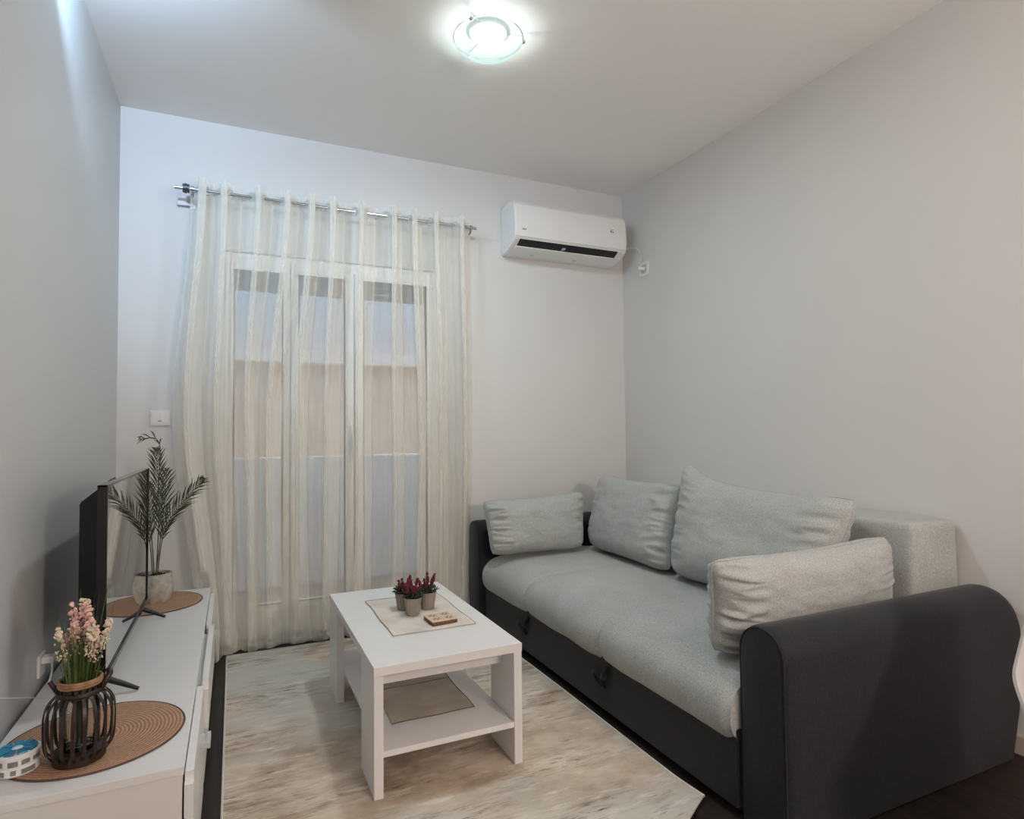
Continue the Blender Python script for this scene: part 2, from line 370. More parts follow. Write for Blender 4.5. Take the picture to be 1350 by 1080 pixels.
def cloth(u, v):
    ph = -.42+u*(NC-1+.84); t = v                                     # v 0 top .. 1 bottom
    z = lerp(ZR+.047, .006, v)
    tt = sm(t*1.25)
    x = peakx(ph, t)
    A = lerp(.050, .050, tt)
    amp = A*(1+.45*tt*noise.noise(Vector((ph*.9, t*1.3, 3.1))))
    c = math.cos(2*PI*ph)
    sh = (1 if c > 0 else -1)*abs(c)**.75
    x += -.024*math.sin(4*PI*ph)*(1-.1*tt)-.008*math.sin(2*PI*ph)*(1-.4*tt)
    y = YR-.006-amp*sh
    y += tt*(.018*noise.noise(Vector((ph*1.9, t*2.2, 9.3)))+.006*noise.noise(Vector((ph*5, t*4, 2))))
    x += tt*(.030*noise.noise(Vector((ph*1.3, t*1.5, 5.5)))+.004*noise.noise(Vector((ph*4.3, t*3.0, 1.5))))
    # the left edge swings forward and spreads lower down, the rest falls back against the door
    lft = sm((1.6-ph)/1.6)
    y += -.085*lft*sm((t-.25)/.75)+.045*(1-lft)*sm((t-.6)/.4)
    low = sm((t-.93)/.07)
    x += low*.012*math.sin(ph*9.1); y += low*.010*math.sin(ph*13.7)
    z += low*(.002+.003*(1+math.sin(ph*5.1)))
    if x < -.06 and z < .45: y = max(y, 3.236)
    if z < .06 and x > -.05: y = max(y, 3.345+.004*math.sin(ph*8))
    return (x-.5, min(y, YB-.012)-YR, z)
bm = bmesh.new(); grid(bm, 460, 110, cloth)
obj('fabric', bm, M['voile'], cur, smooth=True)
for k in range(NC*2):
    ph = -.25+k*.5
    a = Vector(cloth((ph+.42)/(NC-1+.84), .021)); b = Vector(cloth((ph+.03+.42)/(NC-1+.84), .021))
    tn = (b-a).normalized(); nrm = Vector((tn.y, -tn.x, 0))
    if nrm.x < 0: nrm = -nrm
    bm = bmesh.new(); n = 20
    s = Vector((-nrm.y, nrm.x, 0))
    ring = [Vector((a.x, 0, ZR))+.021*(s*math.cos(2*PI*i/n)+Vector((0, 0, 1))*math.sin(2*PI*i/n)) for i in range(n+1)]
    tube(bm, ring, .0036, 6, caps=False)
    obj('eyelet', bm, M['chrome'], cur, smooth=True)
# ------------------------------------------------------------------ air conditioner
AX0, AX1 = 1.50, 2.29
ac = thing('air_conditioner', 'white wall-mounted split air conditioner with open black outlet slot', 'air conditioner', (AX0, YB, 2.19))
yb = YB-.001
prof = [(yb, 2.475), (YB-.13, 2.475), (YB-.17, 2.468), (YB-.195, 2.445), (YB-.205, 2.40), (YB-.207, 2.30), (YB-.205, 2.247), (YB-.195, 2.232),
        (YB-.15, 2.208), (YB-.08, 2.183), (YB-.03, 2.176), (yb, 2.178)]
def acp(name, bm, m, **k):
    o = obj(name, bm, m, ac, **k); o.location = (-AX0, -YB, -2.19); return o
bm = bmesh.new()
L = [bm.verts.new((AX0, y, z)) for y, z in prof]; R_ = [bm.verts.new((AX1, y, z)) for y, z in prof]
for i in range(len(prof)):
    j = (i+1) % len(prof); bm.faces.new([L[i], L[j], R_[j], R_[i]])
fl = bm.faces.new(L); fr = bm.faces.new(R_)
bmesh.ops.bevel(bm, geom=[e for f in (fl, fr) for e in f.edges], offset=.007, segments=3, affect='EDGES')
acp('body', bm, M['white_plastic'], smooth=True, autosmooth=28)
def slope(y0, z0, y1, z1, x0, x1, th):
    bm = bmesh.new(); d = Vector((0, y1-y0, z1-z0)).normalized(); nn = Vector((0, -d.z, d.y))
    if nn.z > 0: nn = -nn
    P = [Vector((x, y, z)) for x in (x0, x1) for y, z in ((y0, z0), (y1, z1))]
    v = [bm.verts.new(p) for p in P]+[bm.verts.new(p+nn*th) for p in P]
    for f in ((0, 1, 3, 2), (4, 6, 7, 5), (0, 2, 6, 4), (1, 5, 7, 3), (0, 4, 5, 1), (2, 3, 7, 6)): bm.faces.new([v[i] for i in f])
    return bm
acp('air_outlet', slope(YB-.199, 2.2345, YB-.146, 2.2058, AX0+.035, AX1-.062, .0012), M['vent_black'])
acp('louvre', slope(YB-.150, 2.2075, YB-.118, 2.1955, AX0+.030, AX1-.068, .009), M['white_plastic'])
for i in (0, 1): acp('vane', bx(AX0+.335+i*.012, AX0+.339+i*.012, YB-.186, YB-.152, 2.2085, 2.2190), M['grey_plastic'])
bm = bmesh.new(); bb = slope(YB-.128, 2.2000, YB-.126, 2.1993, AX0+.035, AX1-.075, .0015); acp('louvre_gap', bb, M['black_plastic']); bm.free()
bm = bmesh.new(); box(bm, AX0, AX1, YB-.2085, YB-.206, 2.2475, 2.2492); acp('panel_seam', bm, M['grey_plastic'])
for x in (1.66, 1.965):
    acp('clip_mark', slope(YB-.082, 2.1835, YB-.072, 2.182, x, x+.022, .002), M['grey_plastic'])
bm = bmesh.new()
for i, w in enumerate((.005, .003, .005, .004)): box(bm, 1.548+i*.0065, 1.548+i*.0065+w, YB-.2085, YB-.2065, 2.289, 2.297)
acp('brand_mark', bm, M['label_grey'])
bm = bmesh.new(); box(bm, 2.163, 2.194, YB-.2080, YB-.2055, 2.345, 2.378, mi=0, bev=.0008, seg=1)
box(bm, 2.167, 2.190, YB-.2088, YB-.2080, 2.365, 2.368, mi=1); box(bm, 2.167, 2.176, YB-.2088, YB-.2080, 2.349, 2.362, mi=1); box(bm, 2.181, 2.190, YB-.2088, YB-.2080, 2.349, 2.357, mi=1)
acp('energy_sticker', bm, [M['white_plastic'], M['blue']])
# outlet and cord on the right wall
ot = thing('wall_outlet', 'white outlet on the right wall beside the air conditioner', 'outlet', (XR, 3.165, 2.13))
obj('cover_plate', bx(-.010, 0, -.042, .042, -.045, .045, bev=.003), M['white_plastic'], ot)
obj('socket_insert', bx(-.013, -.010, -.026, .026, -.026, .026, bev=.001), M['grey_plastic'], ot)
bm = bmesh.new(); tube(bm, [(-.012, 0, 0), (-.045, 0, .0), (-.05, 0, .012)], [.014, .012, .007], 10)
obj('plug', bm, M['white_plastic'], ot, smooth=True, autosmooth=40)
bm = bmesh.new()
P = [(AX1-.002, YB-.10, 2.265), (AX1+.02, YB-.11, 2.275), (2.345, YB-.14, 2.285), (2.372, YB-.19, 2.277), (2.383, YB-.22, 2.24), (2.383, YB-.24, 2.19), (XR-.05, 3.168, 2.152)]
def smooth_path(P, n=6):
    P = [Vector(p) for p in P]; out = []
    for i in range(len(P)-1):
        p0, p1, p2, p3 = P[max(i-1, 0)], P[i], P[i+1], P[min(i+2, len(P)-1)]
        for k in range(n):
            t = k/n; out.append(.5*((2*p1)+(p2-p0)*t+(2*p0-5*p1+4*p2-p3)*t*t+(3*p1-p0-3*p2+p3)*t**3))
    out.append(P[-1]); return out
tube(bm, smooth_path(P), .0038, 8); tag(obj('power_cord', bm, M['cord'], smooth=True), 'white power cord arching from the air conditioner to the outlet', 'cord')
# light switch
sw = thing('light_switch', 'white double light switch on the back wall above the palm', 'light switch', (-.327, YB, 1.178))
obj('switch_plate', bx(-.042, .042, -.009, 0, -.037, .037, bev=.003), M['white_plastic'], sw)
for x in (-.019, .019): obj('rocker', bx(x-.018, x+.018, -.013, -.009, -.026, .026, bev=.0015), M['white_plastic'], sw)
obj('indicator', bx(-.008, .008, -.0145, -.013, -.018, -.013), M['label_grey'], sw)
# ------------------------------------------------------------------ ceiling lamp
LX, LY = .913, 2.185
lamp = thing('ceiling_lamp', 'lit round frosted glass ceiling lamp near the balcony door wall', 'ceiling lamp', (LX, LY, H))
bm = bmesh.new(); lathe(bm, [(0, 0), (.075, 0), (.075, -.012), (.068, -.016), (0, -.016)], 40); obj('base_plate', bm, M['white_plastic'], lamp, smooth=True, autosmooth=40)
def lamp_glass():
    m, nt, bs, out = new_mat('frosted_lamp_glass'); nt.nodes.remove(bs)
    n = N(nt, 'ShaderNodeTexNoise', Scale=9, Detail=3, Distortion=1.5); nt.links.new(coords(nt), n.inputs['Vector'])
    f = ramp(nt, n.outputs[0], [(.40, (.30, .30, .30, 1)), (.60, (.62, .62, .62, 1))])
    tr = N(nt, 'ShaderNodeBsdfTransparent'); tr.inputs[0].default_value = (.9, .97, .96, 1)
    e = N(nt, 'ShaderNodeEmission'); e.inputs[0].default_value = (.80, 1.0, .97, 1); e.inputs[1].default_value = .80
    t = N(nt, 'ShaderNodeBsdfTranslucent'); t.inputs[0].default_value = (.9, .95, .95, 1)
    a = N(nt, 'ShaderNodeAddShader'); nt.links.new(e.outputs[0], a.inputs[0]); nt.links.new(t.outputs[0], a.inputs[1])
    mo = N(nt, 'ShaderNodeMixShader'); nt.links.new(f, mo.inputs[0]); nt.links.new(tr.outputs[0], mo.inputs[1]); nt.links.new(e.outputs[0], mo.inputs[2])
    nt.links.new(mo.outputs[0], out.inputs[0]); return m
bm = bmesh.new()
pr = [(.138*math.sin(a), -.028-.062*(math.cos(a)-math.cos(PI*.5))/(1) if False else -.030-.062*math.cos(a)) for a in [PI/2*k/14 for k in range(15)]]
lathe(bm, pr, 56); obj('glass_shade', bm, lamp_glass(), lamp, smooth=True)
bm = bmesh.new(); n = 56; tube(bm, [(.138*math.cos(2*PI*k/n), .138*math.sin(2*PI*k/n), -.030) for k in range(n+1)], .0025, 6, caps=False)
obj('glass_rim', bm, M['clear'], lamp, smooth=True)
for a in (1.76, 1.76+2*PI/3, 1.76+4*PI/3):
    bm = bmesh.new(); cx, cy = .141*math.cos(a), .141*math.sin(a)
    tube(bm, [(.07*math.cos(a), .07*math.sin(a), -.008), (cx, cy, -.012), (cx*1.01, cy*1.01, -.03)], .0025, 8)
    lathe(bm, [(0, .009), (.006, .006), (.009, 0), (.006, -.006), (0, -.009)], 14, (cx, cy, -.035))
    obj('clip', bm, M['chrome'], lamp, smooth=True)
bm = bmesh.new(); lathe(bm, [(0, -.066), (.012, -.062), (.022, -.050), (.024, -.038), (.016, -.026), (.013, -.016), (0, -.016)], 20)
m, nt, bs, out = new_mat('lit_bulb'); bs.inputs['Emission Color'].default_value = (.9, 1, .98, 1); bs.inputs['Emission Strength'].default_value = 6
obj('bulb', bm, m, lamp, smooth=True)
def light(kind, name, loc, energy, color, radius=.05, rot=None, **k):
    l = bpy.data.lights.new(name, kind); l.energy = energy; l.color = color
    if kind in ('POINT', 'SPOT'): l.shadow_soft_size = radius
    for a, b in k.items(): setattr(l, a, b)
    o = bpy.data.objects.new(name, l); COL.objects.link(o); o.location = loc
    if rot: o.rotation_euler = rot
    return o
light('POINT', 'ceiling_lamp_light', (LX, LY, H-.045), 7.5, (.86, 1.0, .98), .03)
light('AREA', 'ceiling_lamp_downlight', (LX, LY, H-.080), 18, (.93, .99, 1.0), shape='DISK', size=.17)
# spotlight on the left wall side (its fitting is above the frame)
sp = thing('spotlight', 'white ceiling spotlight close to the left wall aimed at the corner', 'spotlight', (-.40, 1.95, H))
bm = bmesh.new(); lathe(bm, [(0, 0), (.04, 0), (.04, -.015), (.036, -.02), (0, -.02)], 24); tube(bm, [(0, 0, -.018), (0, 0, -.05)], .006); obj('mount', bm, M['white_plastic'], sp, smooth=True, autosmooth=40)
bm = bmesh.new(); tube(bm, [(0, -.07, -.065), (0, .0, -.065), (0, .02, -.065)], [.02, .03, .032], 20); obj('spot_head', bm, M['white_plastic'], sp, smooth=True, autosmooth=40)
d = Vector((.30, 1, .06)).normalized()
light('SPOT', 'spotlight_beam', (-.40, 2.0, H-.065), 38, (.48, .72, 1.0), .02, d.to_track_quat('-Z', 'Y').to_euler(), spot_size=math.radians(112), spot_blend=.45)
# unseen globe pendant added behind the photographer as a warm fill light
kl = thing('fill_pendant', 'unseen round white pendant added behind the camera as warm fill', 'pendant lamp', (1.375, -.95, H))
bm = bmesh.new(); lathe(bm, [(0, 0), (.05, 0), (.05, -.02), (.02, -.03), (0, -.03)], 28); obj('canopy', bm, M['white_plastic'], kl, smooth=True, autosmooth=40)
bm = bmesh.new(); tube(bm, [(0, 0, -.02), (0, 0, -1.02)], .003, 8); obj('cable', bm, M['white_plastic'], kl, smooth=True)
bm = bmesh.new(); bmesh.ops.create_uvsphere(bm, u_segments=32, v_segments=20, radius=.13, matrix=Matrix.Translation((0, 0, -1.15)))
m, nt, bs, out = new_mat('lit_opal_globe'); nt.nodes.remove(bs)
e = N(nt, 'ShaderNodeEmission'); e.inputs[0].default_value = (1, .83, .72, 1); e.inputs[1].default_value = 121; nt.links.new(e.outputs[0], out.inputs[0])
obj('globe', bm, m, kl, smooth=True)
# ------------------------------------------------------------------ rug
RX0, RX1, RY0, RY1 = -.025, 1.268, 1.36, 3.338
rug = thing('area_rug', 'beige and grey distressed area rug with pale edge under the coffee table', 'rug', (.62, 2.35, 0))
def rugz(x, y):
    z = .0075+.0012*fbm(Vector((x*3, y*3, 0)))
    d = math.hypot(RX1-x, RY0-y)
    return z+.012*sm((.22-d)/.22)
def rugp(u, v):
    x = lerp(RX0, RX1, u); y = lerp(RY0, RY1, v)
    d = math.hypot(RX1-x, y-RY0)
    y += .075*max(0, (.13-(RX1-x))/.13)*max(0, 1-(y-RY0)/.4)
    x += -.012*sm((y-2.2)/1.1)*u
    return (x-.62, y-2.35, rugz(x, y))
bm = bmesh.new(); grid(bm, 90, 120, rugp)
r = bmesh.ops.extrude_face_region(bm, geom=bm.faces[:])
for v in r['geom']:
    if isinstance(v, bmesh.types.BMVert): v.co.z -= .006
obj('pile', bm, M['rug'], rug, smooth=True, autosmooth=50)
bm = bmesh.new()
bm.free()
for u in (0, 1):
    bm = bmesh.new(); tube(bm, [(Vector(rugp(u, k/60))+Vector((0, 0, -.002))) for k in range(61)], .0042, 8)
    obj('binding', bm, M['rug_edge'], rug, smooth=True)
# ------------------------------------------------------------------ coffee table
TX0, TX1, TY0, TY1, TZ = .382, .870, 1.838, 2.755, .397
z0 = .009
tb = thing('coffee_table', 'white rectangular coffee table with lower shelf on the rug', 'table', (.626, 2.30, z0))
def tp(name, bm, m, **k):
    o = obj(name, bm, m, tb, **k); o.location = (-.626, -2.30, -z0); return o
tp('tabletop', bx(TX0, TX1, TY0, TY1, TZ-.028, TZ, bev=.002), M['board'])
for x0_ in (TX0+.001, TX1-.029):
    for y0_ in (TY0+.002, TY1-.202): tp('leg', bx(x0_, x0_+.028, y0_, y0_+.20, z0, TZ-.028, bev=.0015), M['board'])
tp('shelf', bx(TX0+.029, TX1-.0295, TY0+.004, TY1-.004, .127, .145, bev=.001), M['board'])
for y in (TY0+.10, TY1-.116): tp('apron', bx(TX0+.029, TX1-.029, y, y+.016, TZ-.092, TZ-.0285), M['board'])
def cloth_mat(name, x0, x1, y0, y1, z, m, seams, label, cat):
    t = thing(name, label, cat, ((x0+x1)/2, (y0+y1)/2, z))
    cx, cy = (x0+x1)/2, (y0+y1)/2
    bm = bmesh.new(); grid(bm, 24, 34, lambda u, v: (lerp(x0, x1, u)-cx+.002*math.sin(v*11), lerp(y0, y1, v)-cy+.002*math.sin(u*9), .0032+.0008*math.sin(u*7+v*9)))
    r = bmesh.ops.extrude_face_region(bm, geom=bm.faces[:])
    for v in r['geom']:
        if isinstance(v, bmesh.types.BMVert): v.co.z = .0006
    obj('cloth', bm, m, t, smooth=True, autosmooth=50)
    bm = bmesh.new()
    for (a, b, c, d) in seams: tube(bm, [(lerp(a, c, k/12)-cx+.002*math.sin(((lerp(b, d, k/12)-y0)/(y1-y0))*11), lerp(b, d, k/12)-cy+.002*math.sin(((lerp(a, c, k/12)-x0)/(x1-x0))*9), .0036) for k in range(13)], .0016, 5)
    obj('hem', bm, M['linen_seam'] if m is M['linen'] else M['jute_seam'], t, smooth=True)
    return t
a, b, c, d = .500, .803, 2.085, 2.56
cloth_mat('table_runner', a, b, c, d, TZ, M['linen'], [(a, c, b, c), (a, c, a, d), (a, d, b, d), (b, c, b, d)], 'cream linen mat lying on top of the coffee table', 'mat')
a, b, c, d = .475, .760, 1.995, 2.45
cloth_mat('table_runner', a, b, c, d, .145, M['jute'], [(a, c, b, c), (b, c, b, d), (a, 2.27, b, 2.27)], 'greige woven mat on the lower shelf of the coffee table', 'mat')
# potted heathers
def heather_pot(x, y, ph, spikes, label, seed):
    rn = random.Random(seed)
    t = thing('potted_heather', label, 'plant', (x, y, TZ+.004), ph, 'small potted heathers on the coffee table')
    bm = bmesh.new(); n = 40; h = .066
    def pr(u, v):
        a = 2*PI*u; r = lerp(.0245, .0335, v)*(1+.018*math.cos(a*20)); return (r*math.cos(a), r*math.sin(a), v*h)
    g = grid(bm, 120, 8, pr, closeu=True); bm.faces.new([q[0] for q in g])
    lathe(bm, [(.0335, h), (.0345, h), (.0345, h-.004), (.030, h-.005), (.030, h-.01)], 40); obj('pot', bm, M['taupe'], t, smooth=True, autosmooth=50)
    bm = bmesh.new(); lathe(bm, [(0, h-.008), (.031, h-.009)], 24); obj('soil', bm, M['soil'], t)
    bm = bmesh.new()
    for i in range(120):
        a = rn.uniform(0, 2*PI); rr = rn.uniform(.004, .034); zz = h+rn.uniform(-.002, .03)*(1.2-rr/.036)
        c = Vector((rr*math.cos(a), rr*math.sin(a), zz)); d = Vector((math.cos(a), math.sin(a), rn.uniform(-.1, .9))).normalized()
        s = d.cross(Vector((0, 0, 1))).normalized(); l = rn.uniform(.013, .021); w = l*.36; up = Vector((0, 0, 1))
        P = [c, c+d*l*.5+s*w+up*.001, c+d*l, c+d*l*.5-s*w+up*.001, c+d*l*.5-up*.002]
        v = [bm.verts.new(p) for p in P]; bm.faces.new([v[0], v[1], v[4]]); bm.faces.new([v[1], v[2], v[4]]); bm.faces.new([v[2], v[3], v[4]]); bm.faces.new([v[3], v[0], v[4]])
    obj('foliage', bm, M['leaf'], t)
    for i in range(spikes):
        a = 2*PI*i/spikes+rn.uniform(-.3, .3); rr = rn.uniform(.006, .018) if i else 0
        b0 = Vector((rr*math.cos(a), rr*math.sin(a), h)); tip = b0+Vector((math.cos(a)*rn.uniform(.006, .026), math.sin(a)*rn.uniform(.006, .026), rn.uniform(.048, .068)))
        bm = bmesh.new(); tube(bm, [b0, b0.lerp(tip, .5), tip], [.0012, .001, .0006], 5)
        for k in range(70):
            f = rn.uniform(.32, 1); p = b0.lerp(tip, f); wd = .0085*(1.1-f)**.5+.001; an = rn.uniform(0, 2*PI)
            q = p+Vector((math.cos(an)*wd*rn.uniform(.3, 1), math.sin(an)*wd*rn.uniform(.3, 1), rn.uniform(0, .004)))
            bmesh.ops.create_icosphere(bm, subdivisions=0 if False else 1, radius=rn.uniform(.0020, .0032), matrix=Matrix.Translation(q))
        obj('flower_spike', bm, M['burgundy'], t)
    return t
heather_pot(.625, 2.292, .3, 6, 'small burgundy heather in taupe pot, frontmost of the three on the cream mat', 1)
heather_pot(.700, 2.345, 1.3, 5, 'small burgundy heather in taupe pot, nearest the sofa of the three', 2)
heather_pot(.612, 2.378, 2.1, 4, 'small burgundy heather in taupe pot, rearmost of three, half hidden behind the front pot', 3)
# carved coaster box
cb = thing('coaster_box', 'small cream box with brown carved pattern on the cream table mat', 'box', (.696, 2.170, TZ+.0042), math.radians(4))
w, l, hh = .048, .045, .016
obj('box_body', bx(-w, w, -l, l, 0, hh-.004, bev=.0015), M['box_dark'], cb)
lid = obj('lid', bx(-w-.001, w+.001, -l-.001, l+.001, hh-.004, hh, bev=.001), M['box_top'], cb)
bm = bmesh.new(); rn = random.Random(5)
for ix in (-1, 1):
    for iy in (-1, 1):
        cx, cy = ix*.024, iy*.022
        for k in range(6):
            a = k*PI/3+.3; tube(bm, [(cx+.005*math.cos(a), cy+.005*math.sin(a), hh+.0002), (cx+.011*math.cos(a+.5), cy+.011*math.sin(a+.5), hh+.0002), (cx+.016*math.cos(a+.2), cy+.015*math.sin(a+.2), hh+.0002)], .0011, 5)
obj('carving', bm, M['box_dark'], lid)
# ------------------------------------------------------------------ sofa
sofa = thing('sofa', 'sofa bed with light grey seat and charcoal arms along the right wall', 'sofa', (1.85, 2.27, 0))
def sp_(name, bm, m, **k):
    o = obj(name, bm, m, sofa, **k); o.location = (-1.85, -2.27, 0); return o
def armrest(y0, y1, xf, xb, ztop, flip=1):
    bm = bmesh.new(); n = 18; cy = (y0+y1)/2; hw = (y1-y0)/2
    xs = [xf, xf+.006, xf+.02, xf+.06]+[lerp(xf+.1, xb-.11, k/6) for k in range(7)]+[xb-.11+.11*math.sin(PI/2*k/14) for k in range(1, 15)]
    rows = []
    for i, x in enumerate(xs):
        t = max(0, (x-(xb-.11))/.11); zt = ztop-(.085*(1-math.sqrt(max(0, 1-t**2.6))))
        zt += .010*math.sin((x-xf)*5)*0
        ins = .012 if i == 0 else (.004 if i == 1 else 0)
        row = [(x, y0+ins, .008), (x, y0+ins, .16)]
        ah = .085
        for k in range(n+1):
            a = PI*k/n; row.append((x, cy-(hw-ins)*math.cos(a), zt-ah-ins+(ah)*math.sin(a)**.85))
        row += [(x, y1-ins, .16), (x, y1-ins, .008)]
        if y0 < 2: row = [(min(p[0], lerp(2.325, 2.375, min(1, p[2]/.16)) if p[2] < .161 else 2.398), p[1], p[2]) for p in row]
        rows.append([bm.verts.new(p) for p in row])
    for A, B in zip(rows, rows[1:]):
        for k in range(len(A)-1): bm.faces.new([A[k], A[k+1], B[k+1], B[k]])
        bm.faces.new([A[-1], A[0], B[0], B[-1]])
    bm.faces.new(rows[0]); bm.faces.new(rows[-1])
    return bm
sp_('armrest', armrest(1.165, 1.325, 1.305, 2.398, .558), M['charcoal'], smooth=True, autosmooth=45)
sp_('armrest', armrest(3.205, 3.365, 1.255, 2.398, .585), M['charcoal'], smooth=True, autosmooth=45)
for (y0_, y1_, xf, zt) in ((1.165, 1.325, 1.305, .558), (3.205, 3.365, 1.255, .585)):
    cy = (y0_+y1_)/2; hw = .074
    bm = bmesh.new(); tube(bm, [(xf+.004, cy-hw, .02), (xf+.004, cy-hw, .3)]+[(xf+.004, cy-hw*math.cos(PI*k/20), zt-.088+.082*math.sin(PI*k/20)**.85) for k in range(21)]+[(xf+.004, cy+hw, .3), (xf+.004, cy+hw, .02)], .0028, 6)
    sp_('piping', bm, M['strap'], smooth=True)
sp_('base', bx(1.292, 2.38, 1.328, 3.202, .028, .25, bev=.008), M['charcoal'])
sp_('plinth', bx(1.33, 2.36, 1.34, 3.19, .001, .03), M['strap'])
for y in (2.705, 2.02):
    bm = bmesh.new(); ring = [(1.282-.010*math.sin(PI*k/24*2), y+.032*math.cos(2*PI*k/24), .140+.024*math.sin(2*PI*k/24)+.010*math.cos(2*PI*k/24)) for k in range(25)]
    tube(bm, ring, .0075, 8, caps=False); tube(bm, [(1.288, y-.055, .205), (1.280, y-.045, .18), (1.279, y-.03, .155)], .011, 8)
    sp_('pull_strap', bm, M['strap'], smooth=True)
SY0, SY1 = 1.329, 3.200
def seat(u, v):
    y = lerp(SY0, SY1, u)
    # section: v around from bottom front over the nose to the back
    path = [(1.40, .185), (1.345, .188), (1.302, .205), (1.272, .240), (1.262, .285), (1.272, .330), (1.305, .368), (1.36, .392), (1.45, .402), (1.62, .404), (1.85, .400), (2.12, .398), (2.2, .39), (2.2, .25)]
    t = v*(len(path)-1); i = min(int(t), len(path)-2); f = t-i
    P = [path[max(i-1, 0)], path[i], path[i+1], path[min(i+2, len(path)-1)]]
    q = [.5*((2*P[1][k])+(P[2][k]-P[0][k])*f+(2*P[0][k]-5*P[1][k]+4*P[2][k]-P[3][k])*f*f+(3*P[1][k]-P[0][k]-3*P[2][k]+P[3][k])*f**3) for k in (0, 1)]
    cx, cz = 1.40, .29
    if q[0] > 1.7: dx, dz = 0, 1
    else:
        dd = math.hypot(q[0]-1.55, q[1]-.28); dx, dz = (q[0]-1.55)/dd, (q[1]-.28)/dd
        k = sm((q[0]-1.45)/.25); dx *= 1-k; dz = lerp(dz, 1, k)
    off = 0
    for ys in (2.655, 2.005):
        dy = abs(y-ys); off -= .010*math.exp(-(dy/.010)**2)*sm((1.75-q[0])/.25)
        off -= .005*math.exp(-(dy/.07)**2)*sm((1.75-q[0])/.25)
    off -= .012*(1-sm(min(y-SY0, SY1-y)/.05))**2
    off += .006*fbm(Vector((q[0]*3, y*2.2, q[1]*3)))+.002*fbm(Vector((q[0]*11, y*9, q[1]*11)))
    return (q[0]+dx*off, y, q[1]+dz*off)
bm = bmesh.new(); g = grid(bm, 330, 70, seat); bm.faces.new(g[0]); bm.faces.new(list(reversed(g[-1])))
sp_('seat_cushion', bm, M['grey_fabric'], smooth=True, autosmooth=60)
bm = bx(2.13, 2.392, 1.345, 3.198, .26, .762, bev=.035, seg=5)
bmesh.ops.subdivide_edges(bm, edges=[e for e in bm.edges if e.calc_length() > .12], cuts=16, use_grid_fill=True)
for v in bm.verts:
    v.co += Vector((fbm(v.co*5)*.006, fbm(v.co*5+Vector((7, 0, 0)))*.004, fbm(v.co*5+Vector((0, 7, 0)))*.005))
    v.co.x = min(v.co.x, 2.398)
sp_('backrest', bm, M['grey_fabric'], smooth=True, autosmooth=60)
# loose cushions: four corners (bottom left, bottom right, top left, top right) and thickness
def cushion(label, BL, BR, TL, TR, th, seed, gather=(1, 1), sag=.02, ears=.03, peak=0):
    BL, BR, TL, TR = map(Vector, (BL, BR, TL, TR)); c = (BL+BR+TL+TR)/4
    base = Vector((c.x, c.y, min(BL.z, BR.z)))
    t = thing('cushion', label, 'cushion', base, 0, 'loose grey cushions on the sofa')
    U = ((BR+TR)/2-(BL+TL)/2); Vv = ((TL+TR)/2-(BL+BR)/2); Nn = U.cross(Vv).normalized(); lu, lv = U.length, Vv.length
    off = Vector((seed*7.3, seed*3.1, seed*1.7))
    def side(sgn):
        def f(u, v):
            a, b = 2*u-1, 2*v-1
            # edges pull inward between the corners
            aa = a*(1-ears*(1-b*b)*.9*abs(a)**3); bb = b*(1-ears*1.4*(1-a*a)*abs(b)**3)
            # slightly rounded corners
            k = max(0, abs(a)+abs(b)-1.62)/.38; aa *= 1-.045*k*k; bb *= 1-.085*k*k
            p = (BL*(1-aa)*(1-bb)+BR*(1+aa)*(1-bb)+TL*(1-aa)*(1+bb)+TR*(1+aa)*(1+bb))/4
            prof = (max(0, 1-abs(a)**5.0))**.5*(max(0, 1-abs(b)**3.2))**.5
            h = th/2*prof
            # gathers running in from the short sides
            for s, g in ((-1, gather[0]), (1, gather[1])):
                e = max(0, (s*a-.55)/.45)
                if e > 0:
                    fr = 3.6+.8*noise.noise(off+Vector((0, 0, b)))
                    h += g*.012*sm(e*1.3)*(1-e**8)*(.45-abs(noise.noise(off+Vector((a*1.5, b*fr*1.7, sgn))))*2.2)*prof**.3
                    h += g*.0045*sm(e*1.2)*(1-e**6)*math.sin(b*17+2*noise.noise(off+Vector((a*2, b*2, 0)))*3)
            h += prof*.009*fbm(off+Vector((a*1.5, b*1.5, sgn)))+prof*.0015*fbm(off+Vector((a*6, b*6, sgn)))
            q = p+Nn*sgn*h
            q.z -= sag*(1-a*a)*sm((b+1)/2)
            q.z += peak*sm((-a-.55)/.45)*sm((b-.5)/.5)
            return q-base
        return f
    bm = bmesh.new(); n1, n2 = 130, 90
    A = grid(bm, n1, n2, side(1)); B = grid(bm, n1, n2, side(-1))
    bmesh.ops.remove_doubles(bm, verts=bm.verts[:], dist=.0006)
    for v in bm.verts:
        if v.co.z < 0.001: v.co.z = .001+(v.co.z-.001)*.15
    obj('cushion_cover', bm, M['grey_fabric'], t, smooth=True)
    edge = [Vector(side(1)(k/60, 0)) for k in range(61)]+[Vector(side(1)(1, k/40)) for k in range(1, 41)]+[Vector(side(1)(1-k/60, 1)) for k in range(1, 61)]+[Vector(side(1)(0, 1-k/40)) for k in range(1, 41)]
    for v in edge: v.z = max(v.z, .003)
    bm = bmesh.new(); tube(bm, edge, .0026, 5, caps=False); obj('seam', bm, M['grey_fabric'], t, smooth=True)
    return t
ZS = .404
cushion('light grey oblong cushion leaning on the far charcoal armrest by the curtain', (1.262, 3.035, ZS+.022), (1.83, 3.035, ZS+.016), (1.232, 3.10, .722), (1.875, 3.10, .745), .17, 1, (1.5, .5), .012)
cushion('light grey square back cushion, left of the two against the back, beside the far cushion', (1.90, 3.06, ZS+.012), (1.88, 2.33, ZS+.008), (2.02, 3.10, .835), (2.02, 2.38, .83), .21, 2, (.5, 1.8), .012)
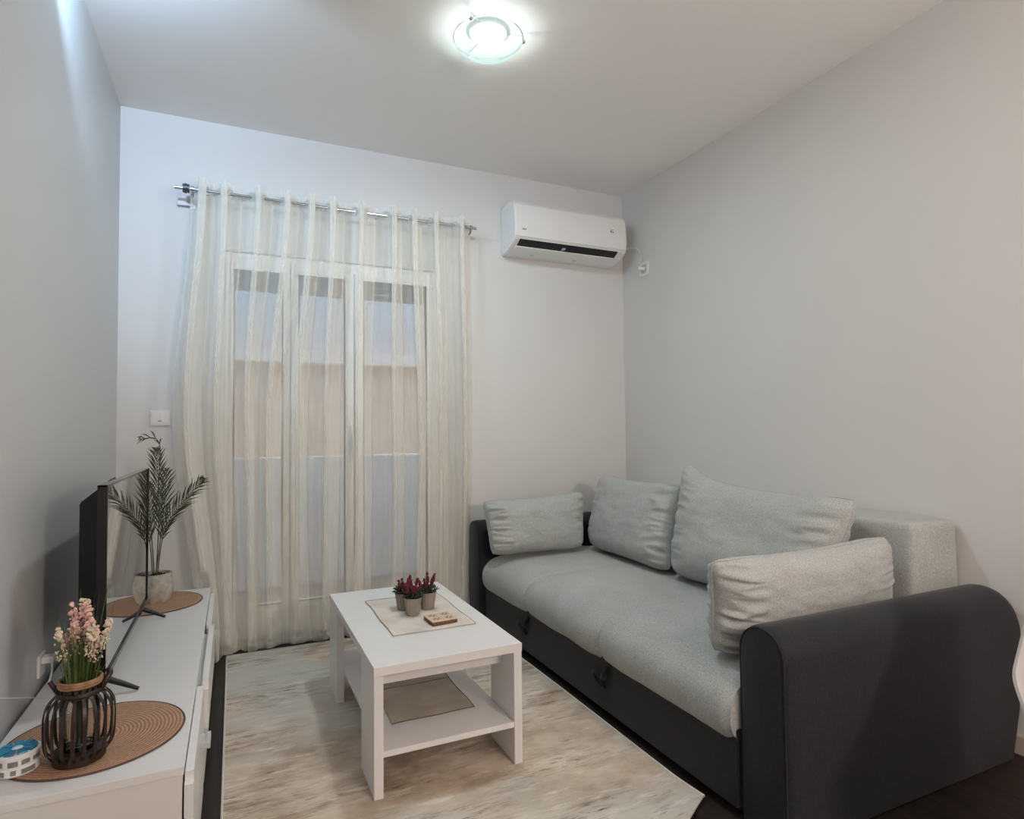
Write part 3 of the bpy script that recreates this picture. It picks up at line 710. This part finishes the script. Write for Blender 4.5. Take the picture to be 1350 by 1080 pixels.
cushion('largest light grey back cushion, in the middle of the sofa with a peaked corner', (1.88, 2.315, ZS+.010), (1.90, 1.53, ZS+.004), (2.04, 2.395, .895), (2.05, 1.475, .850), .22, 3, (.9, 1.4), .030, .035, .045)
cushion('light grey crumpled cushion standing against the near charcoal armrest', (2.115, 1.445, ZS+.004), (1.325, 1.455, ZS+.006), (2.09, 1.405, .725), (1.285, 1.41, .715), .175, 4, (.6, 2.0), .018)
# ------------------------------------------------------------------ TV sideboard
BX0, BX1, BY0, BY1, BZ = XL+.012, -.095, 1.526, 3.222, .375
sb = thing('tv_sideboard', 'long low white sideboard under the TV along the left wall', 'sideboard', (-.30, 2.37, 0))
def bp(name, bm, m, par=None, **k):
    o = obj(name, bm, m, par or sb, **k)
    if par is None: o.location = (.30, -2.37, 0)
    return o
bp('top_panel', bx(BX0, BX1, BY0, BY1, BZ-.018, BZ, bev=.0015), M['board'])
bp('carcass', bx(BX0+.002, BX1-.003, BY0+.002, BY1-.002, .04, BZ-.0185, bev=.001), M['board_edge'])
bp('plinth', bx(BX0+.02, BX1-.03, BY0+.03, BY1-.03, .001, .04), M['board_edge'])
def front(name, y0, y1, z0_, z1_, x0_, x1_, r=.02):
    bm = bx(x0_, x1_, y0, y1, z0_, z1_)
    es = [e for e in bm.edges if abs(e.verts[0].co.x-e.verts[1].co.x) > .005]
    bmesh.ops.bevel(bm, geom=es, offset=r, segments=6, affect='EDGES')
    o = bp(name, bm, M['board'], smooth=True, autosmooth=40)
    return o
def handle(par, y, z, x):
    bm = bmesh.new(); box(bm, x, x+.022, y-.03, y+.03, z-.006, z+.006); box(bm, x+.016, x+.026, y-.028, y+.028, z-.011, z+.011, bev=.002)
    return bp('handle', bm, M['grey_plastic'], par)
dfr = front('door', BY0+.004, 2.068, .045, .352, BX1+.001, BX1+.019); handle(dfr, 1.87, .270, BX1+.017)
dfr = front('drawer', 2.074, 2.70, .205, .352, BX1+.012, BX1+.030, .022)
bp('drawer_box', bx(BX1-.15, BX1+.0115, 2.12, 2.64, .215, .33), M['board_edge'])
front('drawer', 2.074, 2.70, .045, .199, BX1+.001, BX1+.019, .022)
dfr = front('door', 2.706, BY1-.004, .045, .352, BX1+.001, BX1+.019); handle(dfr, 2.95, .235, BX1+.019)
# placemats
def placemat(x, y, rx, ry, rot, label):
    t = thing('placemat', label, 'placemat', (x, y, BZ), rot, 'round woven placemats on the sideboard')
    bm = bmesh.new(); lathe(bm, [(0, .0008), (.93, .0008), (1, .002), (.985, .0042), (.9, .0045), (0, .0045)], 90)
    for v in bm.verts: v.co.x *= rx; v.co.y *= ry
    obj('weave', bm, M['woven'], t, smooth=True, autosmooth=50)
    bm = bmesh.new(); n = 90; tube(bm, [(rx*1.0*math.cos(2*PI*k/n), ry*math.sin(2*PI*k/n), .0028) for k in range(n+1)], .0022, 6, caps=False)
    obj('rim', bm, M['woven_rim'], t, smooth=True)
placemat(-.295, 1.762, .186, .186, 0, 'round tan woven placemat under the bamboo lantern, near end of sideboard')
placemat(-.308, 3.02, .186, .186, 0, 'round tan woven placemat under the palm pot, far end of sideboard')
# TV
tv = thing('television', 'flat black television on two splayed feet facing the sofa', 'television', (-.33, 2.4, BZ))
def tvp(name, bm, m, **k):
    o = obj(name, bm, m, tv, **k); o.location = (.33, -2.4, -BZ); return o
tx, ty0, ty1, tz0, tz1 = -.312, 1.957, 2.838, .436, .962
bm = bmesh.new()
box(bm, tx-.021, tx+.003, ty0, ty0+.008, tz0, tz1, bev=.001); box(bm, tx-.021, tx+.004, ty1-.012, ty1, tz0, tz1, bev=.001)
box(bm, tx-.021, tx+.002, ty0, ty1, tz1-.006, tz1, bev=.001); box(bm, tx-.021, tx+.005, ty0, ty1, tz0, tz0+.014, bev=.001); box(bm, tx-.021, tx-.004, ty0+.005, ty1-.005, tz0+.005, tz1-.005)
tvp('bezel', bm, M['black_gloss'])
tvp('screen', bx(tx-.004, tx, ty0+.006, ty1-.006, tz0+.012, tz1-.006), M['screen'])
bm = bmesh.new()
za, zb = tz0+.004, tz1-.05
V = [(tx-.021, ty0+.02, za), (tx-.021, ty1-.02, za), (tx-.021, ty1-.02, tz1-.01), (tx-.021, ty0+.02, tz1-.01), (tx-.070, ty0+.05, za+.01), (tx-.070, ty1-.05, za+.01), (tx-.070, ty1-.05, zb), (tx-.070, ty0+.05, zb)]
v = [bm.verts.new(p) for p in V]
for f in ((0, 1, 2, 3), (4, 7, 6, 5), (0, 4, 5, 1), (1, 5, 6, 2), (2, 6, 7, 3), (3, 7, 4, 0)): bm.faces.new([v[i] for i in f])
bmesh.ops.bevel(bm, geom=bm.edges[:], offset=.003, segments=2, affect='EDGES')
tvp('rear_housing', bm, M['black_plastic'])
for y in (2.775, 2.035):
    bm = bmesh.new()
    tube(bm, [(tx-.012, y, tz0+.004), (tx-.010, y, tz0-.02)], [.009, .010], 10)
    for sx in (-.078, .082):
        tube(bm, [(tx-.010, y, tz0-.016), (tx-.010+sx*.5, y-.004, BZ+.026), (tx-.010+sx, y-.010, BZ+.0065)], [.009, .0075, .005], 10)
    tvp('foot', bm, M['black_plastic'], smooth=True, autosmooth=50)
# potted palm
pp = thing('potted_palm', 'artificial palm with slender fronds in a round cement pot by the wall', 'plant', (-.305, 3.06, BZ+.0045))
bm = bmesh.new()
def potf(u, v):
    a = 2*PI*u; t = v; r = .046+.024*math.sin(PI*(.12+.72*t))**1.0+(.004 if t > .9 else 0); zz = .118*t
    r += .0015*math.cos(7*a+4*t)+.001*math.cos(11*a-3*t); return (r*math.cos(a), r*math.sin(a), zz)
g = grid(bm, 64, 16, potf, closeu=True); bm.faces.new([q[0] for q in g])
lathe(bm, [(.0605, .1185), (.056, .1185), (.054, .100)], 64); obj('pot', bm, M['cement'], pp, smooth=True, autosmooth=50)
bm = bmesh.new(); lathe(bm, [(0, .106), (.03, .108), (.056, .102)], 30); rn = random.Random(3)
for k in range(26):
    a = rn.uniform(0, 6.28); rr = rn.uniform(0, .046); bmesh.ops.create_icosphere(bm, subdivisions=1, radius=rn.uniform(.004, .008), matrix=Matrix.Translation((rr*math.cos(a), rr*math.sin(a), .108)))
obj('soil', bm, M['soil'], pp)
def frond(p0, mid, tip, blade0, ln, seed, dens=24):
    rn = random.Random(seed); P = smooth_path([p0, mid, tip], 14)
    bm = bmesh.new(); tube(bm, P, [lerp(.0026, .0008, k/(len(P)-1)) for k in range(len(P))], 6)
    n = len(P)-1
    plane = (Vector(tip)-Vector(p0)).normalized()
    for k in range(dens):
        f = lerp(blade0, .985, k/(dens-1)); t = f*n; i = min(int(t), n-1); c = P[i].lerp(P[i+1], t-i)
        d = (P[i+1]-P[i]).normalized()
        view = Vector((.12, -1, .1)).normalized()
        s = d.cross(view).normalized()
        L_ = ln*(math.sin(PI*min(1, .18+.80*(k/(dens-1)))))**.6*rn.uniform(1.05, 1.4)
        for sg in (-1, 1):
            an = rn.uniform(.36, .56); w = Vector((0, rn.uniform(-.25, .25), 0))
            dr = (d*math.cos(an)+s*sg*math.sin(an)+w).normalized(); e = c+dr*L_+Vector((0, 0, -.006))
            md = c+dr*L_*.45+Vector((0, 0, .004)); ww = dr.cross(view).normalized()*.0029
            a = bm.verts.new(c+ww*.4); b = bm.verts.new(c-ww*.4); m1 = bm.verts.new(md+ww); m2 = bm.verts.new(md-ww); m0 = bm.verts.new(md-view*-.0012); tpv = bm.verts.new(e)
            bm.faces.new([a, b, m0]); bm.faces.new([a, m0, m1]); bm.faces.new([b, m2, m0]); bm.faces.new([m1, m0, tpv]); bm.faces.new([m2, tpv, m0])
    obj('frond', bm, M['palm'], pp)
FR = [((.002, 0, .10), (.012, -.01, .40), (.000, -.02, .655), .36, .080, 1), ((.002, 0, .40), (.012, -.02, .675), (-.060, -.02, .700), .50, .045, 9, 5),
      ((-.010, 0, .10), (-.04, -.0, .33), (-.165, .02, .525), .34, .075, 4), ((.006, 0, .10), (.045, -.02, .33), (.185, -.045, .520), .36, .072, 3),
      ((0, .006, .10), (.022, .03, .34), (.035, .05, .560), .36, .078, 5, 17), ((-.004, .004, .10), (-.022, .02, .33), (-.035, .03, .50), .38, .07, 2, 16)]
for f in FR: frond(*f)
# bamboo lantern vase
VX, VY = -.308, 1.655
vz = BZ+.0045
lt = thing('bamboo_lantern', 'dark barrel-shaped bamboo lantern with glass insert on the near placemat', 'lantern', (VX, VY, vz))
bm = bmesh.new(); lathe(bm, [(0, 0), (.047, 0), (.050, .003), (.050, .024), (.046, .027), (0, .027)], 36); obj('base', bm, M['bamboo_dark'], lt, smooth=True, autosmooth=40)
cg = [(.047, .012), (.060, .026), (.0655, .046), (.0670, .080), (.0660, .108), (.060, .128), (.049, .142), (.040, .150), (.038, .172)]
for k in range(20):
    a = 2*PI*k/20; ca, sa = math.cos(a), math.sin(a); bm = bmesh.new()
    P = smooth_path([(r*ca, r*sa, z) for r, z in cg], 4); s = Vector((-sa, ca, 0)); rr = Vector((ca, sa, 0)); rows = []
    for p in P: rows.append([bm.verts.new(p+s*i*.0034+rr*j*.0011) for i, j in ((-1, -1), (1, -1), (1, 1), (-1, 1))])
    for A, B in zip(rows, rows[1:]):
        for q in range(4): bm.faces.new([A[q], A[(q+1) % 4], B[(q+1) % 4], B[q]])
    bm.faces.new(rows[0]); bm.faces.new(rows[-1]); obj('slat', bm, M['bamboo_dark'], lt)
bm = bmesh.new(); n = 48
for zz, r in ((.151, .0415), (.148, .0425)): tube(bm, [(r*math.cos(2*PI*k/n), r*math.sin(2*PI*k/n), zz) for k in range(n+1)], .0035, 6, caps=False)
obj('lower_band', bm, M['bamboo_dark'], lt, smooth=True)
bm = bmesh.new()
for zz, r in ((.166, .0400), (.171, .0405), (.1755, .0400)): tube(bm, [(r*math.cos(2*PI*k/n), r*math.sin(2*PI*k/n), zz) for k in range(n+1)], .0032, 6, caps=False)
obj('willow_band', bm, M['rope'], lt, smooth=True)
bm = bmesh.new()
hp = [Vector((.044*math.cos(t), .044*math.sin(t)*1.0, .158+.022*math.cos(2*t)**2*abs(math.cos(t)))) for t in [0]]
tube(bm, smooth_path([(.041, -.01, .150), (.050, -.008, .168), (.056, .0, .180), (.050, .01, .184)], 5), .006, 8); obj('rope_loop', bm, M['bamboo_dark'], lt, smooth=True)
bm = bmesh.new(); tube(bm, smooth_path([(-.041, 0, .150), (-.050, .0, .166), (-.057, .004, .176)], 5), .005, 8)
obj('rope_loop', bm, M['bamboo_dark'], lt, smooth=True)
bm = bmesh.new(); lathe(bm, [(0, .029), (.036, .029), (.038, .034), (.038, .12), (.034, .15), (.032, .165)], 36); obj('glass_insert', bm, M['clear'], lt, smooth=True)
# flowers in the lantern
fb = thing('flower_bunch', 'artificial pink and cream blossoms with grass blades standing in the lantern', 'flowers', (VX, VY, vz+.031))
rn = random.Random(11)
bm = bmesh.new()
for k in range(190):
    a = rn.uniform(0, 2*PI); r0 = rn.uniform(0, .026); r1 = r0+rn.uniform(.002, .030); zt = rn.uniform(.15, .28)
    if k < 10: zt = rn.uniform(.29, .345); r1 += .012
    b0 = Vector((r0*math.cos(a), r0*math.sin(a), .104)); t0 = Vector((r1*math.cos(a), r1*math.sin(a), zt)); md = b0.lerp(t0, .55); md.x *= .9; md.y *= .9
    P = [b0, md, t0]; w = rn.uniform(.0013, .0024); s_ = Vector((-math.sin(a+.8), math.cos(a+.8), 0))
    rows = [[bm.verts.new(p+s_*i*w*(1-.8*j/2)) for i in (-1, 1)] for j, p in enumerate(P)]
    for A, B in zip(rows, rows[1:]): bm.faces.new([A[0], A[1], B[1], B[0]])
obj('grass_blades', bm, M['grass'], fb)
bm = bmesh.new(); lathe(bm, [(0, 0), (.005, .001), (.006, .03), (.005, .08), (.020, .101), (.027, .107), (0, .109)], 20)
obj('stem_bundle', bm, M['palm_stem'], fb, smooth=True)
for k in range(18):
    a = 2*PI*k/18*2.4+rn.uniform(-.3, .3); r1 = rn.uniform(.008, .046); zt = rn.uniform(.20, .315)
    if k % 6 == 0: r1 = .054; zt = .265
    b0 = Vector((.4*r1*math.cos(a), .4*r1*math.sin(a), .104)); t0 = Vector((r1*math.cos(a), r1*math.sin(a), zt))
    bm = bmesh.new(); tube(bm, [b0, b0.lerp(t0, .5), t0], [.0011, .001, .0008], 5); st = obj('flower_stem', bm, M['grass'], fb)
    bm = bmesh.new()
    for j in range(44):
        f = rn.uniform(.58, 1.0); c = b0.lerp(t0, f); an = rn.uniform(0, 2*PI); wd = .0135*(1.1-f)**.25*rn.uniform(.2, 1)
        q = c+Vector((math.cos(an)*wd, math.sin(an)*wd, rn.uniform(-.003, .006)))
        R = Matrix.Rotation(rn.uniform(0, 3), 4, 'X') @ Matrix.Rotation(rn.uniform(0, 3), 4, 'Y')
        bmesh.ops.create_icosphere(bm, subdivisions=1, radius=rn.uniform(.0026, .0034)+(.0034 if f > .84 else 0), matrix=Matrix.Translation(q) @ R @ Matrix.Diagonal((1, .75, .5, 1)))
    obj('blossom', bm, M['pink'] if k % 3 else M['cream'], st)
# round tub with blue top
tbx = thing('round_tub', 'round clear-rimmed tub with blue segments and white label, left of lantern', 'tub', (-.420, 1.660, vz))
bm = bmesh.new(); lathe(bm, [(0, 0), (.037, 0), (.039, .002), (.039, .016), (.0375, .017), (.0375, .019), (.0385, .020), (.0385, .036), (.0415, .038), (.0415, .042), (.037, .044), (0, .044)], 44)
obj('container', bm, M['white_plastic'], tbx, smooth=True, autosmooth=30)
bm = bmesh.new()
for k in range(9):
    a0 = 2*PI*k/9+.06; a1 = 2*PI*(k+1)/9-.10
    P = [(r*math.cos(a), r*math.sin(a)) for r, a in [(.012, a0)]+[(.036, lerp(a0, a1, q/5)) for q in range(6)]+[(.012, a1)]]
    lo = [bm.verts.new((x, y, .0442)) for x, y in P]; hi = [bm.verts.new((x*.97, y*.97, .0475)) for x, y in P]
    bm.faces.new(hi)
    for i in range(len(P)): bm.faces.new([lo[i], lo[(i+1) % len(P)], hi[(i+1) % len(P)], hi[i]])
obj('segment_insert', bm, M['blue'], tbx)
bm = bmesh.new(); lathe(bm, [(0, .0485), (.009, .048), (.011, .0442)], 24); obj('hub', bm, M['pale_blue'], tbx, smooth=True)
bm = bmesh.new()
for (a0, a1, q0, q1) in ((-1.15, -.75, .023, .033), (-1.75, -1.30, .022, .033), (-2.4, -2.0, .023, .033), (-1.15, -.45, .004, .014), (-1.62, -1.38, .005, .015), (-2.5, -1.9, .004, .014), (-.6, .1, .023, .032)):
    for i in range(6):
        b0, b1 = lerp(a0, a1, i/6), lerp(a0, a1, (i+1)/6)
        bm.faces.new([bm.verts.new((.0393*math.cos(b), .0393*math.sin(b), z)) for b, z in ((b0, q0), (b1, q0), (b1, q1), (b0, q1))])
obj('label_print', bm, M['label_grey'], tbx)
# plug adapter and thin cord at the left wall
ad = thing('plug_adapter', 'white plug adapter on the left wall just above the sideboard', 'adapter', (XL, 2.19, .435))
obj('socket_plate', bx(0, .008, -.030, .030, -.030, .032, bev=.003), M['white_plastic'], ad)
obj('adapter_body', bx(.008, .036, -.016, .016, .006, .024, bev=.003), M['white_plastic'], ad)
bm = bmesh.new(); tube(bm, smooth_path([(.030, -.005, .008), (.032, -.01, -.02), (.026, -.02, -.052)], 5), .003, 6); obj('lead', bm, M['white_plastic'], ad, smooth=True)
bm = bmesh.new(); tube(bm, smooth_path([(XL+.003, 1.583, .576), (XL+.003, 1.848, .473), (-.385, 1.768, .48), (-.350, 1.79, .43), (-.340, 1.84, BZ+.006)], 8), .0014, 6)
tag(obj('thin_cord', bm, M['cord'], smooth=True), 'thin pale cord stretched from the left wall behind the lantern', 'cord')
# ------------------------------------------------------------------ white shell chair at the right edge
ch = thing('shell_chair', 'white moulded plastic chair partly seen at the right edge', 'chair', (1.672, .60, 0), -PI/3)
def shell(u, v):
    a = 2*u-1; t = v*2 if v < .5 else v*2-1
    if v < .5: y = -.20+.32*t-.10*t*abs(a)**2.4; z = .435-.03*math.sin(PI*t)+.015*(1-t); w = .18+.045*t; lift = .03+.09*t
    else: y = .12+.09*math.sin(PI/2*t)-.10*abs(a)**2.4*(1-.35*t); z = .435+.36*t**1.15; w = lerp(.225, .15, t); lift = .12*(1-t)
    k = 1-.22*sm((v-.85)/.15)*abs(a)**2-.25*sm((.10-v)/.10)*abs(a)**2
    return (w*a*k, y, z+lift*abs(a)**2.6)
bm = bmesh.new(); grid(bm, 40, 50, shell)
for _ in range(14): bmesh.ops.smooth_vert(bm, verts=bm.verts[:], factor=.5, use_axis_x=True, use_axis_y=True, use_axis_z=True)
bmesh.ops.recalc_face_normals(bm, faces=bm.faces[:]); bm.normal_update()
nv = {v.index: v.normal.copy() for v in bm.verts}; old = list(bm.verts); bm.verts.index_update()
ex = bmesh.ops.extrude_face_region(bm, geom=bm.faces[:])
for v in ex['geom']:
    if isinstance(v, bmesh.types.BMVert): v.co -= v.normal*.007
obj('seat_shell', bm, M['chair'], ch, smooth=True, autosmooth=60)
for sx in (-1, 1):
    for sy in (-1, 1):
        bm = bmesh.new(); tube(bm, [(sx*.09, sy*.08-.02, .405), (sx*.15, sy*.15-.02, .2), (sx*.19, sy*.20-.02, .002)], [.015, .014, .010], 10)
        obj('leg', bm, M['beech'], ch, smooth=True, autosmooth=50)
bm = bmesh.new(); box(bm, -.10, .10, -.11, .07, .392, .406, bev=.004); obj('seat_mount', bm, M['dark_metal'], ch)
# ------------------------------------------------------------------ world, camera, view
W = bpy.data.worlds.new('dusk_sky'); S.world = W; W.use_nodes = True
nt = W.node_tree; bg = nt.nodes['Background']
tc = nt.nodes.new('ShaderNodeTexCoord'); sx = nt.nodes.new('ShaderNodeSeparateXYZ'); nt.links.new(tc.outputs['Generated'], sx.inputs[0])
cr = ramp(nt, sx.outputs['Z'], [(0, (.42, .30, .24, 1)), (.10, (.40, .36, .38, 1)), (.22, (.24, .31, .42, 1)), (.34, (.30, .36, .46, 1)), (.6, (1.3, 1.4, 1.5, 1))])
nt.links.new(cr, bg.inputs[0]); bg.inputs[1].default_value = 1.0
cd = bpy.data.cameras.new('camera'); cam = bpy.data.objects.new('camera', cd); COL.objects.link(cam); S.camera = cam
cd.sensor_fit = 'HORIZONTAL'; cd.sensor_width = 36; cd.lens = 800.9/1350*36; cd.clip_start = .02
yw, pt, rl = map(math.radians, (24.614, 2.005, -.574))
F = Vector((math.sin(yw)*math.cos(pt), math.cos(yw)*math.cos(pt), math.sin(pt)))
R0 = Vector((math.cos(yw), -math.sin(yw), 0)); U0 = R0.cross(F)
Rr = R0*math.cos(rl)+U0*math.sin(rl); Uu = -R0*math.sin(rl)+U0*math.cos(rl)
cam.matrix_world = Matrix(((Rr.x, Uu.x, -F.x, 0), (Rr.y, Uu.y, -F.y, 0), (Rr.z, Uu.z, -F.z, 1.098), (0, 0, 0, 1)))
vs = S.view_settings; vs.view_transform = 'Standard'; vs.look = 'None'; vs.gamma = 1; vs.exposure = .34; vs.use_curve_mapping = False
S.cycles.use_denoising = True
S.cycles.max_bounces = 10; S.cycles.diffuse_bounces = 6; S.cycles.transparent_max_bounces = 24
S.cycles.caustics_reflective = False; S.cycles.caustics_refractive = False; S.cycles.sample_clamp_indirect = 6
